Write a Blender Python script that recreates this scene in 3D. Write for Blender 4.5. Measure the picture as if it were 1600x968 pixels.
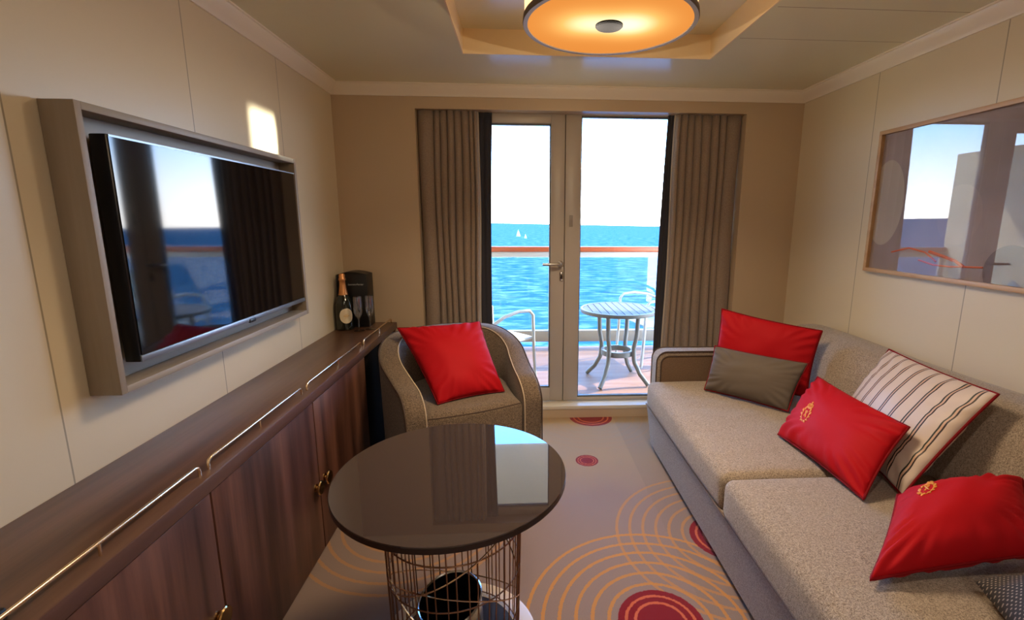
import bpy, bmesh, math, random
from mathutils import Vector, Matrix, noise
random.seed(7)
PI = math.pi
S = bpy.context.scene
for o in list(bpy.data.objects):
    bpy.data.objects.remove(o)
C = S.collection

# ------------------------------------------------------------------ camera, world, lights, exposure
F_PX, CX, CY = 741.02, 853.2, 482.7
YAW, PITCH, ROLL = 0.0560, 0.1845, 0.0043
EYE = Vector((0, 0, 1.33))
cam_d = bpy.data.cameras.new('camera')
cam = bpy.data.objects.new('camera', cam_d)
C.objects.link(cam)
S.camera = cam
_f = Vector((math.sin(YAW), math.cos(YAW), 0)); _r = Vector((math.cos(YAW), -math.sin(YAW), 0)); _u = Vector((0, 0, 1))
f2 = math.cos(PITCH) * _f - math.sin(PITCH) * _u; u2 = math.cos(PITCH) * _u + math.sin(PITCH) * _f
r3 = math.cos(ROLL) * _r + math.sin(ROLL) * u2; u3 = math.cos(ROLL) * u2 - math.sin(ROLL) * _r
M = Matrix((r3, u3, -f2)).transposed().to_4x4()
M.translation = EYE
cam.matrix_world = M
cam_d.sensor_width = 36
cam_d.lens = F_PX * 36 / 1600
cam_d.shift_x = (800 - CX) / 1600
cam_d.shift_y = (CY - 484) / 1600
cam_d.clip_start = 0.02
cam_d.clip_end = 20000

S.view_settings.view_transform = 'Standard'
S.view_settings.look = 'None'
S.view_settings.exposure = 0.58
S.view_settings.gamma = 1.0
S.view_settings.use_curve_mapping = False
S.cycles.max_bounces = 10
S.cycles.diffuse_bounces = 5
S.cycles.glossy_bounces = 5
S.cycles.transparent_max_bounces = 12
S.cycles.sample_clamp_indirect = 6
S.cycles.use_denoising = True
S.cycles.caustics_reflective = False
S.cycles.caustics_refractive = False

SKY_STRENGTH = 2.0
w = bpy.data.worlds.new('sky')
S.world = w
w.use_nodes = True
wn, wl = w.node_tree.nodes, w.node_tree.links
wn.clear()
wo = wn.new('ShaderNodeOutputWorld'); wb = wn.new('ShaderNodeBackground')
wt = wn.new('ShaderNodeTexCoord'); wsx = wn.new('ShaderNodeSeparateXYZ'); wr = wn.new('ShaderNodeValToRGB')
wl.new(wt.outputs['Generated'], wsx.inputs[0]); wl.new(wsx.outputs['Z'], wr.inputs[0])
cr = wr.color_ramp
cr.elements[0].position = 0.0; cr.elements[0].color = (0.72, 0.68, 0.66, 1)
cr.elements[1].position = 1.0; cr.elements[1].color = (0.05, 0.16, 0.42, 1)
for p_, c_ in ((0.05, (0.62, 0.66, 0.72, 1)), (0.15, (0.24, 0.46, 0.82, 1)), (0.32, (0.08, 0.30, 0.80, 1))):
    e_ = cr.elements.new(p_); e_.color = c_
wb.inputs['Strength'].default_value = 7.5 * SKY_STRENGTH
wl.new(wr.outputs[0], wb.inputs[0]); wl.new(wb.outputs[0], wo.inputs[0])


def light(kind, name, loc, target, energy, color, **kw):
    d = bpy.data.lights.new(name, kind)
    d.energy = energy
    d.color = color
    for k, v in kw.items():
        setattr(d, k, v)
    o = bpy.data.objects.new(name, d)
    C.objects.link(o)
    o.location = loc
    if target is not None:
        o.rotation_euler = (Vector(target) - Vector(loc)).to_track_quat('-Z', 'Y').to_euler()
    return o


light('SUN', 'sun', (6, 5, 4), Vector((6, 5, 4)) - Vector((1.0, 0.5, 0.7)), 8.0, (1.0, 0.90, 0.76), angle=0.01)
# added area lamp on the balcony, a narrow beam for the patch above the television
patch_beam = light('AREA', 'wall_patch_beam', (1.42, 3.62, 1.76), (-1.11, 2.27, 1.70), 0.55, (1.0, 0.93, 0.75),
              shape='RECTANGLE', size=0.22, size_y=0.17, spread=math.radians(1.7))


# ------------------------------------------------------------------ materials
def s2l(c):
    return tuple((x / 12.92 if x <= 0.04045 else ((x + 0.055) / 1.055) ** 2.4) for x in c)


def rgb(r, g, b):
    return s2l((r / 255, g / 255, b / 255)) + (1,)


class Mat:
    def __init__(self, name, col=(0.5, 0.5, 0.5, 1), rough=0.6, metal=0.0, spec=0.5, **kw):
        self.m = bpy.data.materials.new(name)
        self.m.use_nodes = True
        self.n, self.l = self.m.node_tree.nodes, self.m.node_tree.links
        self.p = self.n['Principled BSDF']
        self.out = self.n['Material Output']
        self.p.inputs['Base Color'].default_value = col
        self.p.inputs['Roughness'].default_value = rough
        self.p.inputs['Metallic'].default_value = metal
        self.p.inputs['Specular IOR Level'].default_value = spec
        for k, v in kw.items():
            self.p.inputs[k.replace('_', ' ')].default_value = v

    def N(self, t, **kw):
        n = self.n.new(t)
        for k, v in kw.items():
            setattr(n, k, v)
        return n

    def L(self, a, b):
        self.l.new(a, b)

    def pos(self, uv=False, scale=(1, 1, 1), rot=(0, 0, 0)):
        tc = self.N('ShaderNodeTexCoord'); mp = self.N('ShaderNodeMapping')
        self.L(tc.outputs['UV' if uv else 'Object'], mp.inputs[0])
        mp.inputs['Scale'].default_value = scale
        mp.inputs['Rotation'].default_value = rot
        return mp.outputs[0]

    def noise(self, vec, scale=5, detail=3, rough=0.5):
        n = self.N('ShaderNodeTexNoise')
        n.inputs['Scale'].default_value = scale; n.inputs['Detail'].default_value = detail; n.inputs['Roughness'].default_value = rough
        self.L(vec, n.inputs['Vector'])
        return n.outputs['Fac']

    def ramp(self, fac, stops):
        r = self.N('ShaderNodeValToRGB')
        while len(r.color_ramp.elements) > 1:
            r.color_ramp.elements.remove(r.color_ramp.elements[-1])
        r.color_ramp.elements[0].position = stops[0][0]; r.color_ramp.elements[0].color = stops[0][1]
        for p, c in stops[1:]:
            e = r.color_ramp.elements.new(p); e.color = c
        self.L(fac, r.inputs[0])
        return r.outputs[0]

    def math(self, op, a, b=None, c=None):
        m = self.N('ShaderNodeMath', operation=op)
        for i, v in enumerate((a, b, c)):
            if v is None:
                continue
            if isinstance(v, (int, float)):
                m.inputs[i].default_value = v
            else:
                self.L(v, m.inputs[i])
        return m.outputs[0]

    def mix(self, fac, a, b, mode='MIX'):
        m = self.N('ShaderNodeMixRGB', blend_type=mode)
        for i, v in zip((0, 1, 2), (fac, a, b)):
            if isinstance(v, (int, float)):
                m.inputs[i].default_value = v
            elif isinstance(v, tuple):
                m.inputs[i].default_value = v
            else:
                self.L(v, m.inputs[i])
        return m.outputs[0]

    def bump(self, h, strength=0.2, dist=0.01):
        b = self.N('ShaderNodeBump')
        b.inputs['Strength'].default_value = strength; b.inputs['Distance'].default_value = dist
        self.L(h, b.inputs['Height'])
        self.L(b.outputs[0], self.p.inputs['Normal'])

    def col(self, c):
        self.L(c, self.p.inputs['Base Color'])


def mat_wall(name, base, axis, seams, rough=0.35):
    m = Mat(name, base, rough, spec=0.4)
    v = m.pos()
    sx = m.N('ShaderNodeSeparateXYZ'); m.L(v, sx.inputs[0])
    c = m.ramp(m.noise(v, 1.3, 2), [(0.3, tuple(x * 0.96 for x in base[:3]) + (1,)), (0.7, base)])
    for s in seams:
        d = m.math('ABSOLUTE', m.math('SUBTRACT', sx.outputs[axis], s))
        k = m.math('LESS_THAN', d, 0.0022)
        c = m.mix(k, c, tuple(x * 0.5 for x in base[:3]) + (1,))
    m.col(c)
    m.bump(m.noise(v, 60, 2), 0.02, 0.002)
    return m.m


def mat_wood(name, grain, dark, mid, light_, rough=0.35, sc=1.0):
    m = Mat(name, mid, rough)
    st = [9 * sc] * 3
    st[grain] = 0.55 * sc
    v = m.pos(scale=tuple(st))
    n1 = m.noise(v, 1.6, 6, 0.6)
    st2 = [60 * sc] * 3
    st2[grain] = 1.5 * sc
    v2 = m.pos(scale=tuple(st2))
    n2 = m.noise(v2, 1.2, 3, 0.5)
    c = m.ramp(n1, [(0.30, dark), (0.50, mid), (0.72, light_)])
    c = m.mix(m.math('MULTIPLY', n2, 0.45), c, dark)
    m.col(c)
    m.bump(n2, 0.06, 0.002)
    return m.m


def mat_fabric(name, a, b, sc=500, rough=0.9, bump=0.35, dots=None, sheen=0.3):
    m = Mat(name, a, rough, spec=0.2, Sheen_Weight=sheen)
    v = m.pos()
    n = m.noise(v, sc, 2, 0.6)
    n2 = m.noise(v, sc * 0.4, 2, 0.6)
    f = m.math('ADD', m.math('MULTIPLY', n, 0.65), m.math('MULTIPLY', n2, 0.35))
    c = m.ramp(f, [(0.38, a), (0.62, b)])
    m.col(c)
    m.bump(f, bump, 0.003)
    return m


def mat_satin(name, col, dark=None):
    m = Mat(name, col, 0.65, spec=0.12, Sheen_Weight=0.1)
    m.p.inputs['Sheen Tint'].default_value = col
    v = m.pos()
    m.bump(m.noise(v, 420, 2), 0.12, 0.001)
    return m.m


def glass(name, f0=0.04, tint=(1, 1, 1, 1)):
    """clear pane: Schlick mirror over a clear body, the same from both sides"""
    m = bpy.data.materials.new(name); m.use_nodes = True
    n, l = m.node_tree.nodes, m.node_tree.links
    n.clear()
    o = n.new('ShaderNodeOutputMaterial'); t = n.new('ShaderNodeBsdfTransparent'); g = n.new('ShaderNodeBsdfGlossy')
    x = n.new('ShaderNodeMixShader'); ge = n.new('ShaderNodeNewGeometry'); dp = n.new('ShaderNodeVectorMath'); dp.operation = 'DOT_PRODUCT'
    l.new(ge.outputs['Normal'], dp.inputs[0]); l.new(ge.outputs['Incoming'], dp.inputs[1])

    def mt(op, a, b=None):
        q = n.new('ShaderNodeMath'); q.operation = op
        for i, v in enumerate((a, b)):
            if v is None:
                continue
            if isinstance(v, (int, float)):
                q.inputs[i].default_value = v
            else:
                l.new(v, q.inputs[i])
        return q.outputs[0]
    c = mt('SUBTRACT', 1.0, mt('ABSOLUTE', dp.outputs['Value']))
    f = mt('ADD', mt('MULTIPLY', mt('POWER', c, 5.0), 1 - f0), f0)
    t.inputs[0].default_value = tint; g.inputs['Roughness'].default_value = 0.0
    l.new(f, x.inputs[0]); l.new(t.outputs[0], x.inputs[1]); l.new(g.outputs[0], x.inputs[2]); l.new(x.outputs[0], o.inputs[0])
    return m


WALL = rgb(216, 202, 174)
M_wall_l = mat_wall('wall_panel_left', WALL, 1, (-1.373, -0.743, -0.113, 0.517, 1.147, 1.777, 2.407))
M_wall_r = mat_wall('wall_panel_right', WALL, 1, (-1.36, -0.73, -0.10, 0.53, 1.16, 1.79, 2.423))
M_wall_b = mat_wall('wall_panel_back_shaded', rgb(192, 170, 142), 1, ())  # darker base: the back wall's side-lit shade is put into the colour
M_crown = Mat('crown_paint', rgb(236, 226, 208), 0.35).m
M_ceil = Mat('ceiling_panel', rgb(224, 220, 188), 0.22, spec=0.5)
_v = M_ceil.pos(); _s = M_ceil.N('ShaderNodeSeparateXYZ'); M_ceil.L(_v, _s.inputs[0])
_c = rgb(224, 220, 188)
_k = None
for s_ in (1.902, 2.213):
    k_ = M_ceil.math('LESS_THAN', M_ceil.math('ABSOLUTE', M_ceil.math('SUBTRACT', _s.outputs[1], s_)), 0.0018)
    k_ = M_ceil.math('MULTIPLY', k_, M_ceil.math('GREATER_THAN', _s.outputs[0], 0.97))
    _c = M_ceil.mix(k_, _c, rgb(140, 130, 112))
M_ceil.col(_c)
M_ceil = M_ceil.m
M_recess = Mat('recess_paint', rgb(222, 200, 162), 0.5).m
M_frame = Mat('door_frame_paint', rgb(178, 168, 156), 0.35).m
M_sill = Mat('sill_laminate', rgb(205, 196, 178), 0.35).m
M_glass = glass('window_glass', 0.035, (0.97, 0.99, 1.0, 1))
M_gasket = Mat('grey_gasket', rgb(90, 96, 100), 0.5).m
M_chrome = Mat('satin_metal', rgb(200, 198, 194), 0.25, 1.0).m
M_brass = Mat('brushed_brass', rgb(214, 176, 118), 0.22, 1.0).m
M_rail = Mat('champagne_metal', rgb(240, 215, 180), 0.25, 1.0).m
M_walnut_v = mat_wood('walnut_door', 2, rgb(54, 32, 25), rgb(98, 64, 52), rgb(136, 92, 74), 0.35)
M_walnut_h = mat_wood('walnut_top', 1, rgb(72, 48, 36), rgb(106, 76, 58), rgb(130, 98, 78), 0.3)
M_edge = mat_wood('walnut_edging', 1, rgb(74, 50, 42), rgb(92, 64, 54), rgb(106, 76, 64), 0.35)
M_black_lam = Mat('black_laminate', rgb(18, 15, 14), 0.9, spec=0.1).m
M_greige = mat_wood('greige_laminate', 2, rgb(134, 120, 104), rgb(152, 138, 120), rgb(166, 152, 136), 0.5)
M_greige_in = mat_wood('greige_laminate_back', 1, rgb(142, 132, 118), rgb(156, 146, 132), rgb(168, 158, 145), 0.45)
M_black = Mat('black_plastic', rgb(12, 12, 14), 0.35).m
M_screen = Mat('screen_glass', rgb(8, 8, 12), 0.05, spec=0.55).m
M_silver = Mat('silver_bezel', rgb(150, 158, 165), 0.35, 0.8).m
M_tabletop = Mat('smoked_glass_top', rgb(60, 50, 48), 0.03, spec=0.8, Coat_Weight=1.0, Coat_Roughness=0.0, Coat_IOR=1.6).m
M_darkedge = Mat('dark_bronze_edge', rgb(44, 30, 26), 0.3).m
M_bronze = Mat('bronze_wire', rgb(150, 112, 88), 0.3, 0.9).m
M_cream = Mat('cream_lacquer', rgb(214, 190, 150), 0.3).m
M_tweed = mat_fabric('sofa_tweed', rgb(104, 90, 77), rgb(184, 168, 150), 430, 0.95, 0.7).m
M_tweed_d = mat_fabric('chair_tweed', rgb(58, 47, 38), rgb(136, 117, 98), 400, 0.95, 0.6).m
M_tweed_arm = mat_fabric('sofa_arm_tweed', rgb(92, 72, 56), rgb(122, 98, 76), 520, 0.95, 0.5).m
M_pipe_l = Mat('pale_piping', rgb(186, 168, 144), 0.8).m
M_pipe_d = Mat('dark_piping', rgb(70, 54, 44), 0.8).m
M_red = mat_satin('red_satin', rgb(170, 16, 26))
M_red_d = mat_satin('red_piping_satin', rgb(120, 12, 20))
M_grey = mat_satin('grey_cotton', rgb(98, 88, 79))
M_gold = Mat('gold_thread', rgb(226, 158, 70), 0.5, 0.1).m
M_curtain = mat_fabric('taupe_curtain', rgb(134, 116, 101), rgb(152, 134, 118), 300, 0.85, 0.15).m
M_curtain_edge = mat_fabric('curtain_edge', rgb(178, 164, 144), rgb(190, 176, 156), 300, 0.85, 0.15).m
M_lining = Mat('navy_lining', rgb(38, 38, 48), 0.8, Sheen_Weight=0.3).m
M_white_metal = Mat('white_painted_metal', rgb(186, 182, 172), 0.4).m
M_grey_metal = Mat('silver_painted_metal', rgb(112, 110, 100), 0.45, 0.0).m
M_slat = mat_wood('weathered_slats', 1, rgb(92, 92, 96), rgb(108, 108, 112), rgb(124, 124, 128), 0.7)
M_deck = mat_wood('teak_deck', 0, rgb(132, 88, 58), rgb(150, 106, 74), rgb(170, 126, 92), 0.7)
M_handrail = Mat('varnished_handrail', rgb(168, 80, 40), 0.35).m
M_out_white = Mat('exterior_white_paint', rgb(226, 212, 178), 0.6).m
M_partition = Mat('partition_cream', rgb(206, 196, 168), 0.6).m
M_green_glass = Mat('bottle_green_glass', rgb(12, 18, 12), 0.08, spec=0.8).m
M_foil = Mat('copper_foil', rgb(226, 160, 104), 0.35, 0.8).m
M_label = Mat('cream_label', rgb(228, 212, 180), 0.6).m
M_labelprint = Mat('ochre_print', rgb(206, 160, 70), 0.6).m
M_box = Mat('black_card', rgb(16, 15, 16), 0.4).m
M_print = Mat('white_print', rgb(190, 190, 190), 0.6).m
M_clear = glass('clear_crystal', 0.13, (0.96, 0.97, 0.97, 1))
M_oak = mat_wood('oak_frame', 1, rgb(178, 140, 98), rgb(196, 158, 116), rgb(206, 170, 130), 0.45)
M_plate = Mat('switch_plate', rgb(150, 142, 134), 0.5).m


def mat_stripe():
    m = Mat('striped_satin', rgb(214, 196, 174), 0.45, spec=0.3, Sheen_Weight=0.2)
    tc = m.N('ShaderNodeTexCoord'); sx = m.N('ShaderNodeSeparateXYZ'); m.L(tc.outputs['UV'], sx.inputs[0])
    f = m.math('FRACT', m.math('MULTIPLY', sx.outputs[0], 9.0))
    c = rgb(200, 182, 168)
    for lo, hi, cc in ((0.36, 0.44, rgb(22, 34, 26)), (0.44, 0.54, rgb(196, 160, 136)), (0.54, 0.62, rgb(34, 16, 18))):
        k = m.math('MULTIPLY', m.math('GREATER_THAN', f, lo), m.math('LESS_THAN', f, hi))
        c = m.mix(k, c, cc)
    m.col(c)
    return m.m


M_stripe = mat_stripe()


def mat_dots():
    m = Mat('dotted_fabric', rgb(50, 48, 52), 0.8)
    v = m.pos(uv=True, scale=(46, 46, 46))
    sx = m.N('ShaderNodeSeparateXYZ'); m.L(v, sx.inputs[0])
    row = m.math('FLOOR', sx.outputs[1])
    off = m.math('MULTIPLY', m.math('MODULO', row, 2.0), 0.5)
    fx = m.math('SUBTRACT', m.math('FRACT', m.math('ADD', sx.outputs[0], off)), 0.5)
    fy = m.math('SUBTRACT', m.math('FRACT', sx.outputs[1]), 0.5)
    r2 = m.math('ADD', m.math('MULTIPLY', fx, fx), m.math('MULTIPLY', fy, fy))
    m.col(m.mix(m.math('LESS_THAN', r2, 0.05), rgb(50, 48, 52), rgb(150, 140, 132)))
    return m.m


M_dots = mat_dots()


def mat_carpet():
    m = Mat('patterned_carpet', rgb(150, 132, 122), 0.95, spec=0.1, Sheen_Weight=0.2)
    v = m.pos()
    warp = m.N('ShaderNodeTexNoise'); warp.inputs['Scale'].default_value = 160; warp.inputs['Detail'].default_value = 1
    m.L(v, warp.inputs['Vector'])
    sub = m.N('ShaderNodeVectorMath', operation='SUBTRACT'); m.L(warp.outputs['Color'], sub.inputs[0]); sub.inputs[1].default_value = (0.5, 0.5, 0.5)
    scl = m.N('ShaderNodeVectorMath', operation='SCALE'); m.L(sub.outputs[0], scl.inputs[0]); scl.inputs['Scale'].default_value = 0.009
    add = m.N('ShaderNodeVectorMath', operation='ADD'); m.L(v, add.inputs[0]); m.L(scl.outputs[0], add.inputs[1])
    sx = m.N('ShaderNodeSeparateXYZ'); m.L(add.outputs[0], sx.inputs[0])
    X, Y = sx.outputs[0], sx.outputs[1]
    taupe, olive = rgb(142, 122, 115), rgb(168, 142, 108)
    n = m.noise(v, 1.5, 3)
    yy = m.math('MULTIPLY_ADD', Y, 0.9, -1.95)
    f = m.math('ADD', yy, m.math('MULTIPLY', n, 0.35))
    c = m.ramp(f, [(0.10, taupe), (0.42, olive)])  # mottled olive towards the door, partly the light there put into the colour
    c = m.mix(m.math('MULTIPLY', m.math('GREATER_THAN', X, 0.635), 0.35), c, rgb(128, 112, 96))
    c = m.mix(m.math('MULTIPLY', m.noise(v, 500, 2), 0.35), c, rgb(112, 96, 86))
    og, red = rgb(190, 130, 60), rgb(124, 14, 22)

    def dist(cx, cy):
        dx = m.math('SUBTRACT', X, cx); dy = m.math('SUBTRACT', Y, cy)
        return m.math('SQRT', m.math('ADD', m.math('MULTIPLY', dx, dx), m.math('MULTIPLY', dy, dy)))
    big = [(0.471, 1.352), (0.872, 1.777), (0.482, 3.058), (-0.50, 1.98)]
    ds = [dist(*b) for b in big]
    for i, d in enumerate(ds):
        q = m.math('DIVIDE', m.math('SUBTRACT', d, 0.176), 0.0565)
        fr = m.math('ABSOLUTE', m.math('SUBTRACT', m.math('FRACT', m.math('ADD', q, 0.5)), 0.5))
        on = m.math('LESS_THAN', fr, 0.115)
        on = m.math('MULTIPLY', on, m.math('MULTIPLY', m.math('GREATER_THAN', d, 0.16), m.math('LESS_THAN', d, 0.475)))
        c = m.mix(m.math('MULTIPLY', on, (0.85, 0.6, 0.12, 0.5)[i]), c, og)
    for (d, R) in [(ds[0], 0.146), (ds[1], 0.146), (ds[2], 0.146), (dist(0.373, 2.46), 0.064)]:
        for k, cc in ((1.0, red), (0.84, rgb(190, 96, 62)), (0.77, red), (0.63, rgb(190, 96, 62)), (0.56, red)):
            c = m.mix(m.math('LESS_THAN', d, R * k), c, cc)
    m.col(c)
    m.bump(m.noise(v, 700, 2), 0.5, 0.004)
    return m.m


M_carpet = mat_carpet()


# ------------------------------------------------------------------ mesh helpers
class MB:
    """collects shapes into one mesh"""
    def __init__(self):
        self.v, self.f, self.uv = [], [], {}

    def add(self, vs, fs):
        b = len(self.v)
        self.v += [tuple(x) for x in vs]
        self.f += [tuple(b + i for i in f) for f in fs]
        return b

    def box(self, x0, x1, y0, y1, z0, z1, bev=0.0, seg=2):
        bm = bmesh.new()
        bmesh.ops.create_cube(bm, size=1)
        for v in bm.verts:
            v.co = Vector(((x0 + x1) / 2 + v.co.x * (x1 - x0), (y0 + y1) / 2 + v.co.y * (y1 - y0), (z0 + z1) / 2 + v.co.z * (z1 - z0)))
        if bev > 0:
            bmesh.ops.bevel(bm, geom=bm.edges[:], offset=bev, segments=seg, affect='EDGES', profile=0.5)
        bm.verts.index_update()
        self.add([v.co[:] for v in bm.verts], [[v.index for v in f.verts] for f in bm.faces])
        bm.free()
        return self

    def tube(self, pts, r, n=10, closed=False, cap=True):
        P = [Vector(p) for p in pts]
        N_ = len(P)
        rr = r if isinstance(r, (list, tuple)) else [r] * N_
        rings = []
        prev = None
        for i, p in enumerate(P):
            if closed:
                t = P[(i + 1) % N_] - P[i - 1]
            else:
                t = P[min(i + 1, N_ - 1)] - P[max(i - 1, 0)]
            t.normalize()
            if prev is None:
                a = Vector((0, 0, 1)) if abs(t.z) < 0.9 else Vector((1, 0, 0))
                nrm = t.cross(a).normalized()
            else:
                nrm = (prev - t * prev.dot(t)).normalized()
            prev = nrm
            bn = t.cross(nrm)
            rings.append([p + rr[i] * (math.cos(2 * PI * k / n) * nrm + math.sin(2 * PI * k / n) * bn) for k in range(n)])
        vs = [v for rg in rings for v in rg]
        fs = []
        m_ = N_ if closed else N_ - 1
        for i in range(m_):
            j = (i + 1) % N_
            for k in range(n):
                fs.append((i * n + k, i * n + (k + 1) % n, j * n + (k + 1) % n, j * n + k))
        if cap and not closed:
            fs.append(tuple(range(n))[::-1]); fs.append(tuple((N_ - 1) * n + k for k in range(n)))
        self.add(vs, fs)
        return self

    def lathe(self, prof, c=(0, 0, 0), n=48, close=False, mat=None):
        vs, fs = [], []
        for r, z in prof:
            for k in range(n):
                p = Vector((r * math.cos(2 * PI * k / n), r * math.sin(2 * PI * k / n), z))
                if mat is not None:
                    p = mat @ p
                vs.append(p + Vector(c))
        m_ = len(prof)
        for i in range(m_ if close else m_ - 1):
            j = (i + 1) % m_
            for k in range(n):
                fs.append((i * n + k, i * n + (k + 1) % n, j * n + (k + 1) % n, j * n + k))
        self.add(vs, fs)
        return self

    def prism(self, poly, axis, a, b):
        """extrude a 2-D polygon along an axis (poly in the two other axes, in order)"""
        def mk(p, t):
            q = [p[0], p[1]]
            q.insert(axis, t)
            return q
        n = len(poly)
        vs = [mk(p, a) for p in poly] + [mk(p, b) for p in poly]
        fs = [tuple(range(n))[::-1], tuple(range(n, 2 * n))]
        for i in range(n):
            fs.append((i, (i + 1) % n, n + (i + 1) % n, n + i))
        self.add(vs, fs)
        return self

    def grid(self, G, closed_u=False):
        nu, nv = len(G), len(G[0])
        vs = [p for row in G for p in row]
        fs = []
        for i in range(nu if closed_u else nu - 1):
            ii = (i + 1) % nu
            for j in range(nv - 1):
                fs.append((i * nv + j, ii * nv + j, ii * nv + j + 1, i * nv + j + 1))
        self.add(vs, fs)
        return self

    def build(self, name, mat, parent=None, smooth=True, angle=40):
        me = bpy.data.meshes.new(name)
        me.from_pydata(self.v, [], self.f)
        bm = bmesh.new(); bm.from_mesh(me)
        bmesh.ops.recalc_face_normals(bm, faces=bm.faces[:])
        bm.to_mesh(me); bm.free()
        if smooth:
            me.polygons.foreach_set('use_smooth', [True] * len(me.polygons))
            me.set_sharp_from_angle(angle=math.radians(angle))
        me.materials.append(mat)
        o = bpy.data.objects.new(name, me)
        C.objects.link(o)
        if parent is not None:
            o.parent = parent
            # the parents are plain translations/rotations: keep world-space coordinates of the part
            o.matrix_parent_inverse = WM(parent).inverted()
        return o


_wm = {}


def WM(o):
    m = Matrix.LocRotScale(o.location, o.rotation_euler, o.scale)
    if o.parent:
        return WM(o.parent) @ o.matrix_parent_inverse @ m
    return m


def tag(o, label, cat, group=None):
    o['label'] = label
    o['category'] = cat
    if group:
        o['group'] = group
    return o


def thing(name, label, cat, loc, group=None):
    o = bpy.data.objects.new(name, None)
    o.empty_display_size = 0.05
    C.objects.link(o)
    o.location = loc
    return tag(o, label, cat, group)


def struct(o):
    o['kind'] = 'structure'
    return o


def box(*a, **k):
    return MB().box(*a, **k)


# ------------------------------------------------------------------ room shell
XL, XR, YB, H = -1.111, 1.785, 3.055, 2.12
YR = -2.6
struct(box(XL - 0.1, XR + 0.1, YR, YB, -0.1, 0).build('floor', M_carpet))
struct(box(XL - 0.1, XL, YR, YB + 0.12, 0, 2.4).build('wall_left', M_wall_l))
struct(box(XR, XR + 0.1, YR, YB + 0.12, 0, 2.4).build('wall_right', M_wall_r))
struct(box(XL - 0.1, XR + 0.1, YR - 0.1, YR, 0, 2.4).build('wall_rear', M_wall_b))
PX0, PX1, PZ = -0.624, 1.42, 1.988
b = MB()
b.box(XL, PX0, YB, YB + 0.12, 0, 2.4)
b.box(PX1, XR, YB, YB + 0.12, 0, 2.4)
b.box(PX0, PX1, YB, YB + 0.12, PZ, 2.4)
b.box(PX0, PX1, YB, YB + 0.12, 0, 0.06)
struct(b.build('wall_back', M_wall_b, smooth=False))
struct(box(PX0, PX1, YB - 0.004, 3.15, 0.06, 0.086, bev=0.003).build('trim_1', M_sill))
# outer hull around the doors
b = MB()
b.box(XL - 0.1, -0.60, 3.15, 3.24, -0.05, 2.42)
b.box(1.44, XR + 0.1, 3.175, 3.24, -0.05, 2.42)
b.box(-0.60, 1.44, 3.175, 3.24, 2.03, 2.42)
b.box(-0.60, 1.44, 3.15, 3.24, -0.05, 0.075)
struct(b.build('wall_outer', M_out_white, smooth=False))

RX0, RX1, RY0, RY1, RZ = -0.272, 0.955, 1.10, 2.50, 2.232
b = MB()
b.box(XL, RX0, YR, YB, H, 2.4)
b.box(RX1, XR, YR, YB, H, 2.4)
b.box(RX0, RX1, YR, RY0, H, 2.4)
b.box(RX0, RX1, RY1, YB, H, 2.4)
b.box(RX0, RX1, RY0, RY1, RZ, 2.4)
struct(b.build('ceiling', M_ceil, smooth=False))
b = MB()
t_ = 0.006
b.box(RX0, RX0 + t_, RY0, RY1, H, RZ); b.box(RX1 - t_, RX1, RY0, RY1, H, RZ)
b.box(RX0, RX1, RY0, RY0 + t_, H, RZ); b.box(RX0, RX1, RY1 - t_, RY1, H, RZ)
struct(b.build('trim_2', M_recess, smooth=False))


def crown_profile():
    # (distance from wall, z)
    return [(0, 2.056), (0.008, 2.056), (0.012, 2.066), (0.022, 2.074), (0.034, 2.092), (0.044, 2.102), (0.048, 2.112), (0.055, 2.114), (0.055, H), (0, H)]


b = MB(); b.prism([(XL + d, z) for d, z in crown_profile()], 1, YR, YB)
struct(b.build('trim_3', M_crown))
b = MB(); b.prism([(XR - d, z) for d, z in crown_profile()], 1, YR, YB)
struct(b.build('trim_4', M_crown))
b = MB(); b.prism([(YB - d, z) for d, z in crown_profile()], 0, XL, XR)
struct(b.build('trim_5', M_crown))

# ------------------------------------------------------------------ balcony door and fixed window
DY0, DY1 = 3.15, 3.20


def ring_frame(x0, x1, z0, z1, l, r, bt, tp, y0, y1, bev=0.003):
    m = MB()
    m.box(x0, x0 + l, y0, y1, z0, z1, bev); m.box(x1 - r, x1, y0, y1, z0, z1, bev)
    m.box(x0 + l, x1 - r, y0, y1, z0, z0 + bt, bev); m.box(x0 + l, x1 - r, y0, y1, z1 - tp, z1, bev)
    return m


fr = struct(ring_frame(-0.598, 1.438, 0.077, 2.028, 0.05, 0.05, 0.008, 0.03, 3.2005, 3.238, 0).box(0.27, 0.33, 3.2005, 3.238, 0.085, 1.998).build('trim_6', M_frame, smooth=False))
d1 = struct(ring_frame(-0.545, 0.294, 0.087, 1.995, 0.09, 0.090, 0.095, 0.064, DY0, DY1).build('door_1', M_frame))
box(-0.452, 0.203, DY0 + 0.02, DY0 + 0.026, 0.184, 1.929).build('glass_pane', M_glass, d1)
b = MB()
for (a0, a1, z0, z1) in ((-0.455, 0.204, 0.182, 0.192), (-0.455, 0.204, 1.921, 1.931), (0.196, 0.204, 0.19, 1.925)):
    b.box(a0, a1, DY0 + 0.012, DY0 + 0.034, z0, z1)
b.build('gasket', M_gasket, d1, smooth=False)
b = MB()
b.lathe([(0.0, 0), (0.020, 0), (0.020, 0.006), (0.0, 0.006)], (0.272, DY0, 1.048), 20, mat=Matrix.Rotation(PI / 2, 3, 'X'))
b.tube([(0.272, DY0, 1.048), (0.272, DY0 - 0.03, 1.048), (0.266, DY0 - 0.045, 1.048), (0.25, DY0 - 0.05, 1.048), (0.15, DY0 - 0.05, 1.048)], 0.0095, 12)
b.build('lever_handle', M_chrome, d1)
b = MB()
b.box(0.266, 0.290, DY0 - 0.006, DY0, 0.935, 0.995, 0.008, 3)
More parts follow.
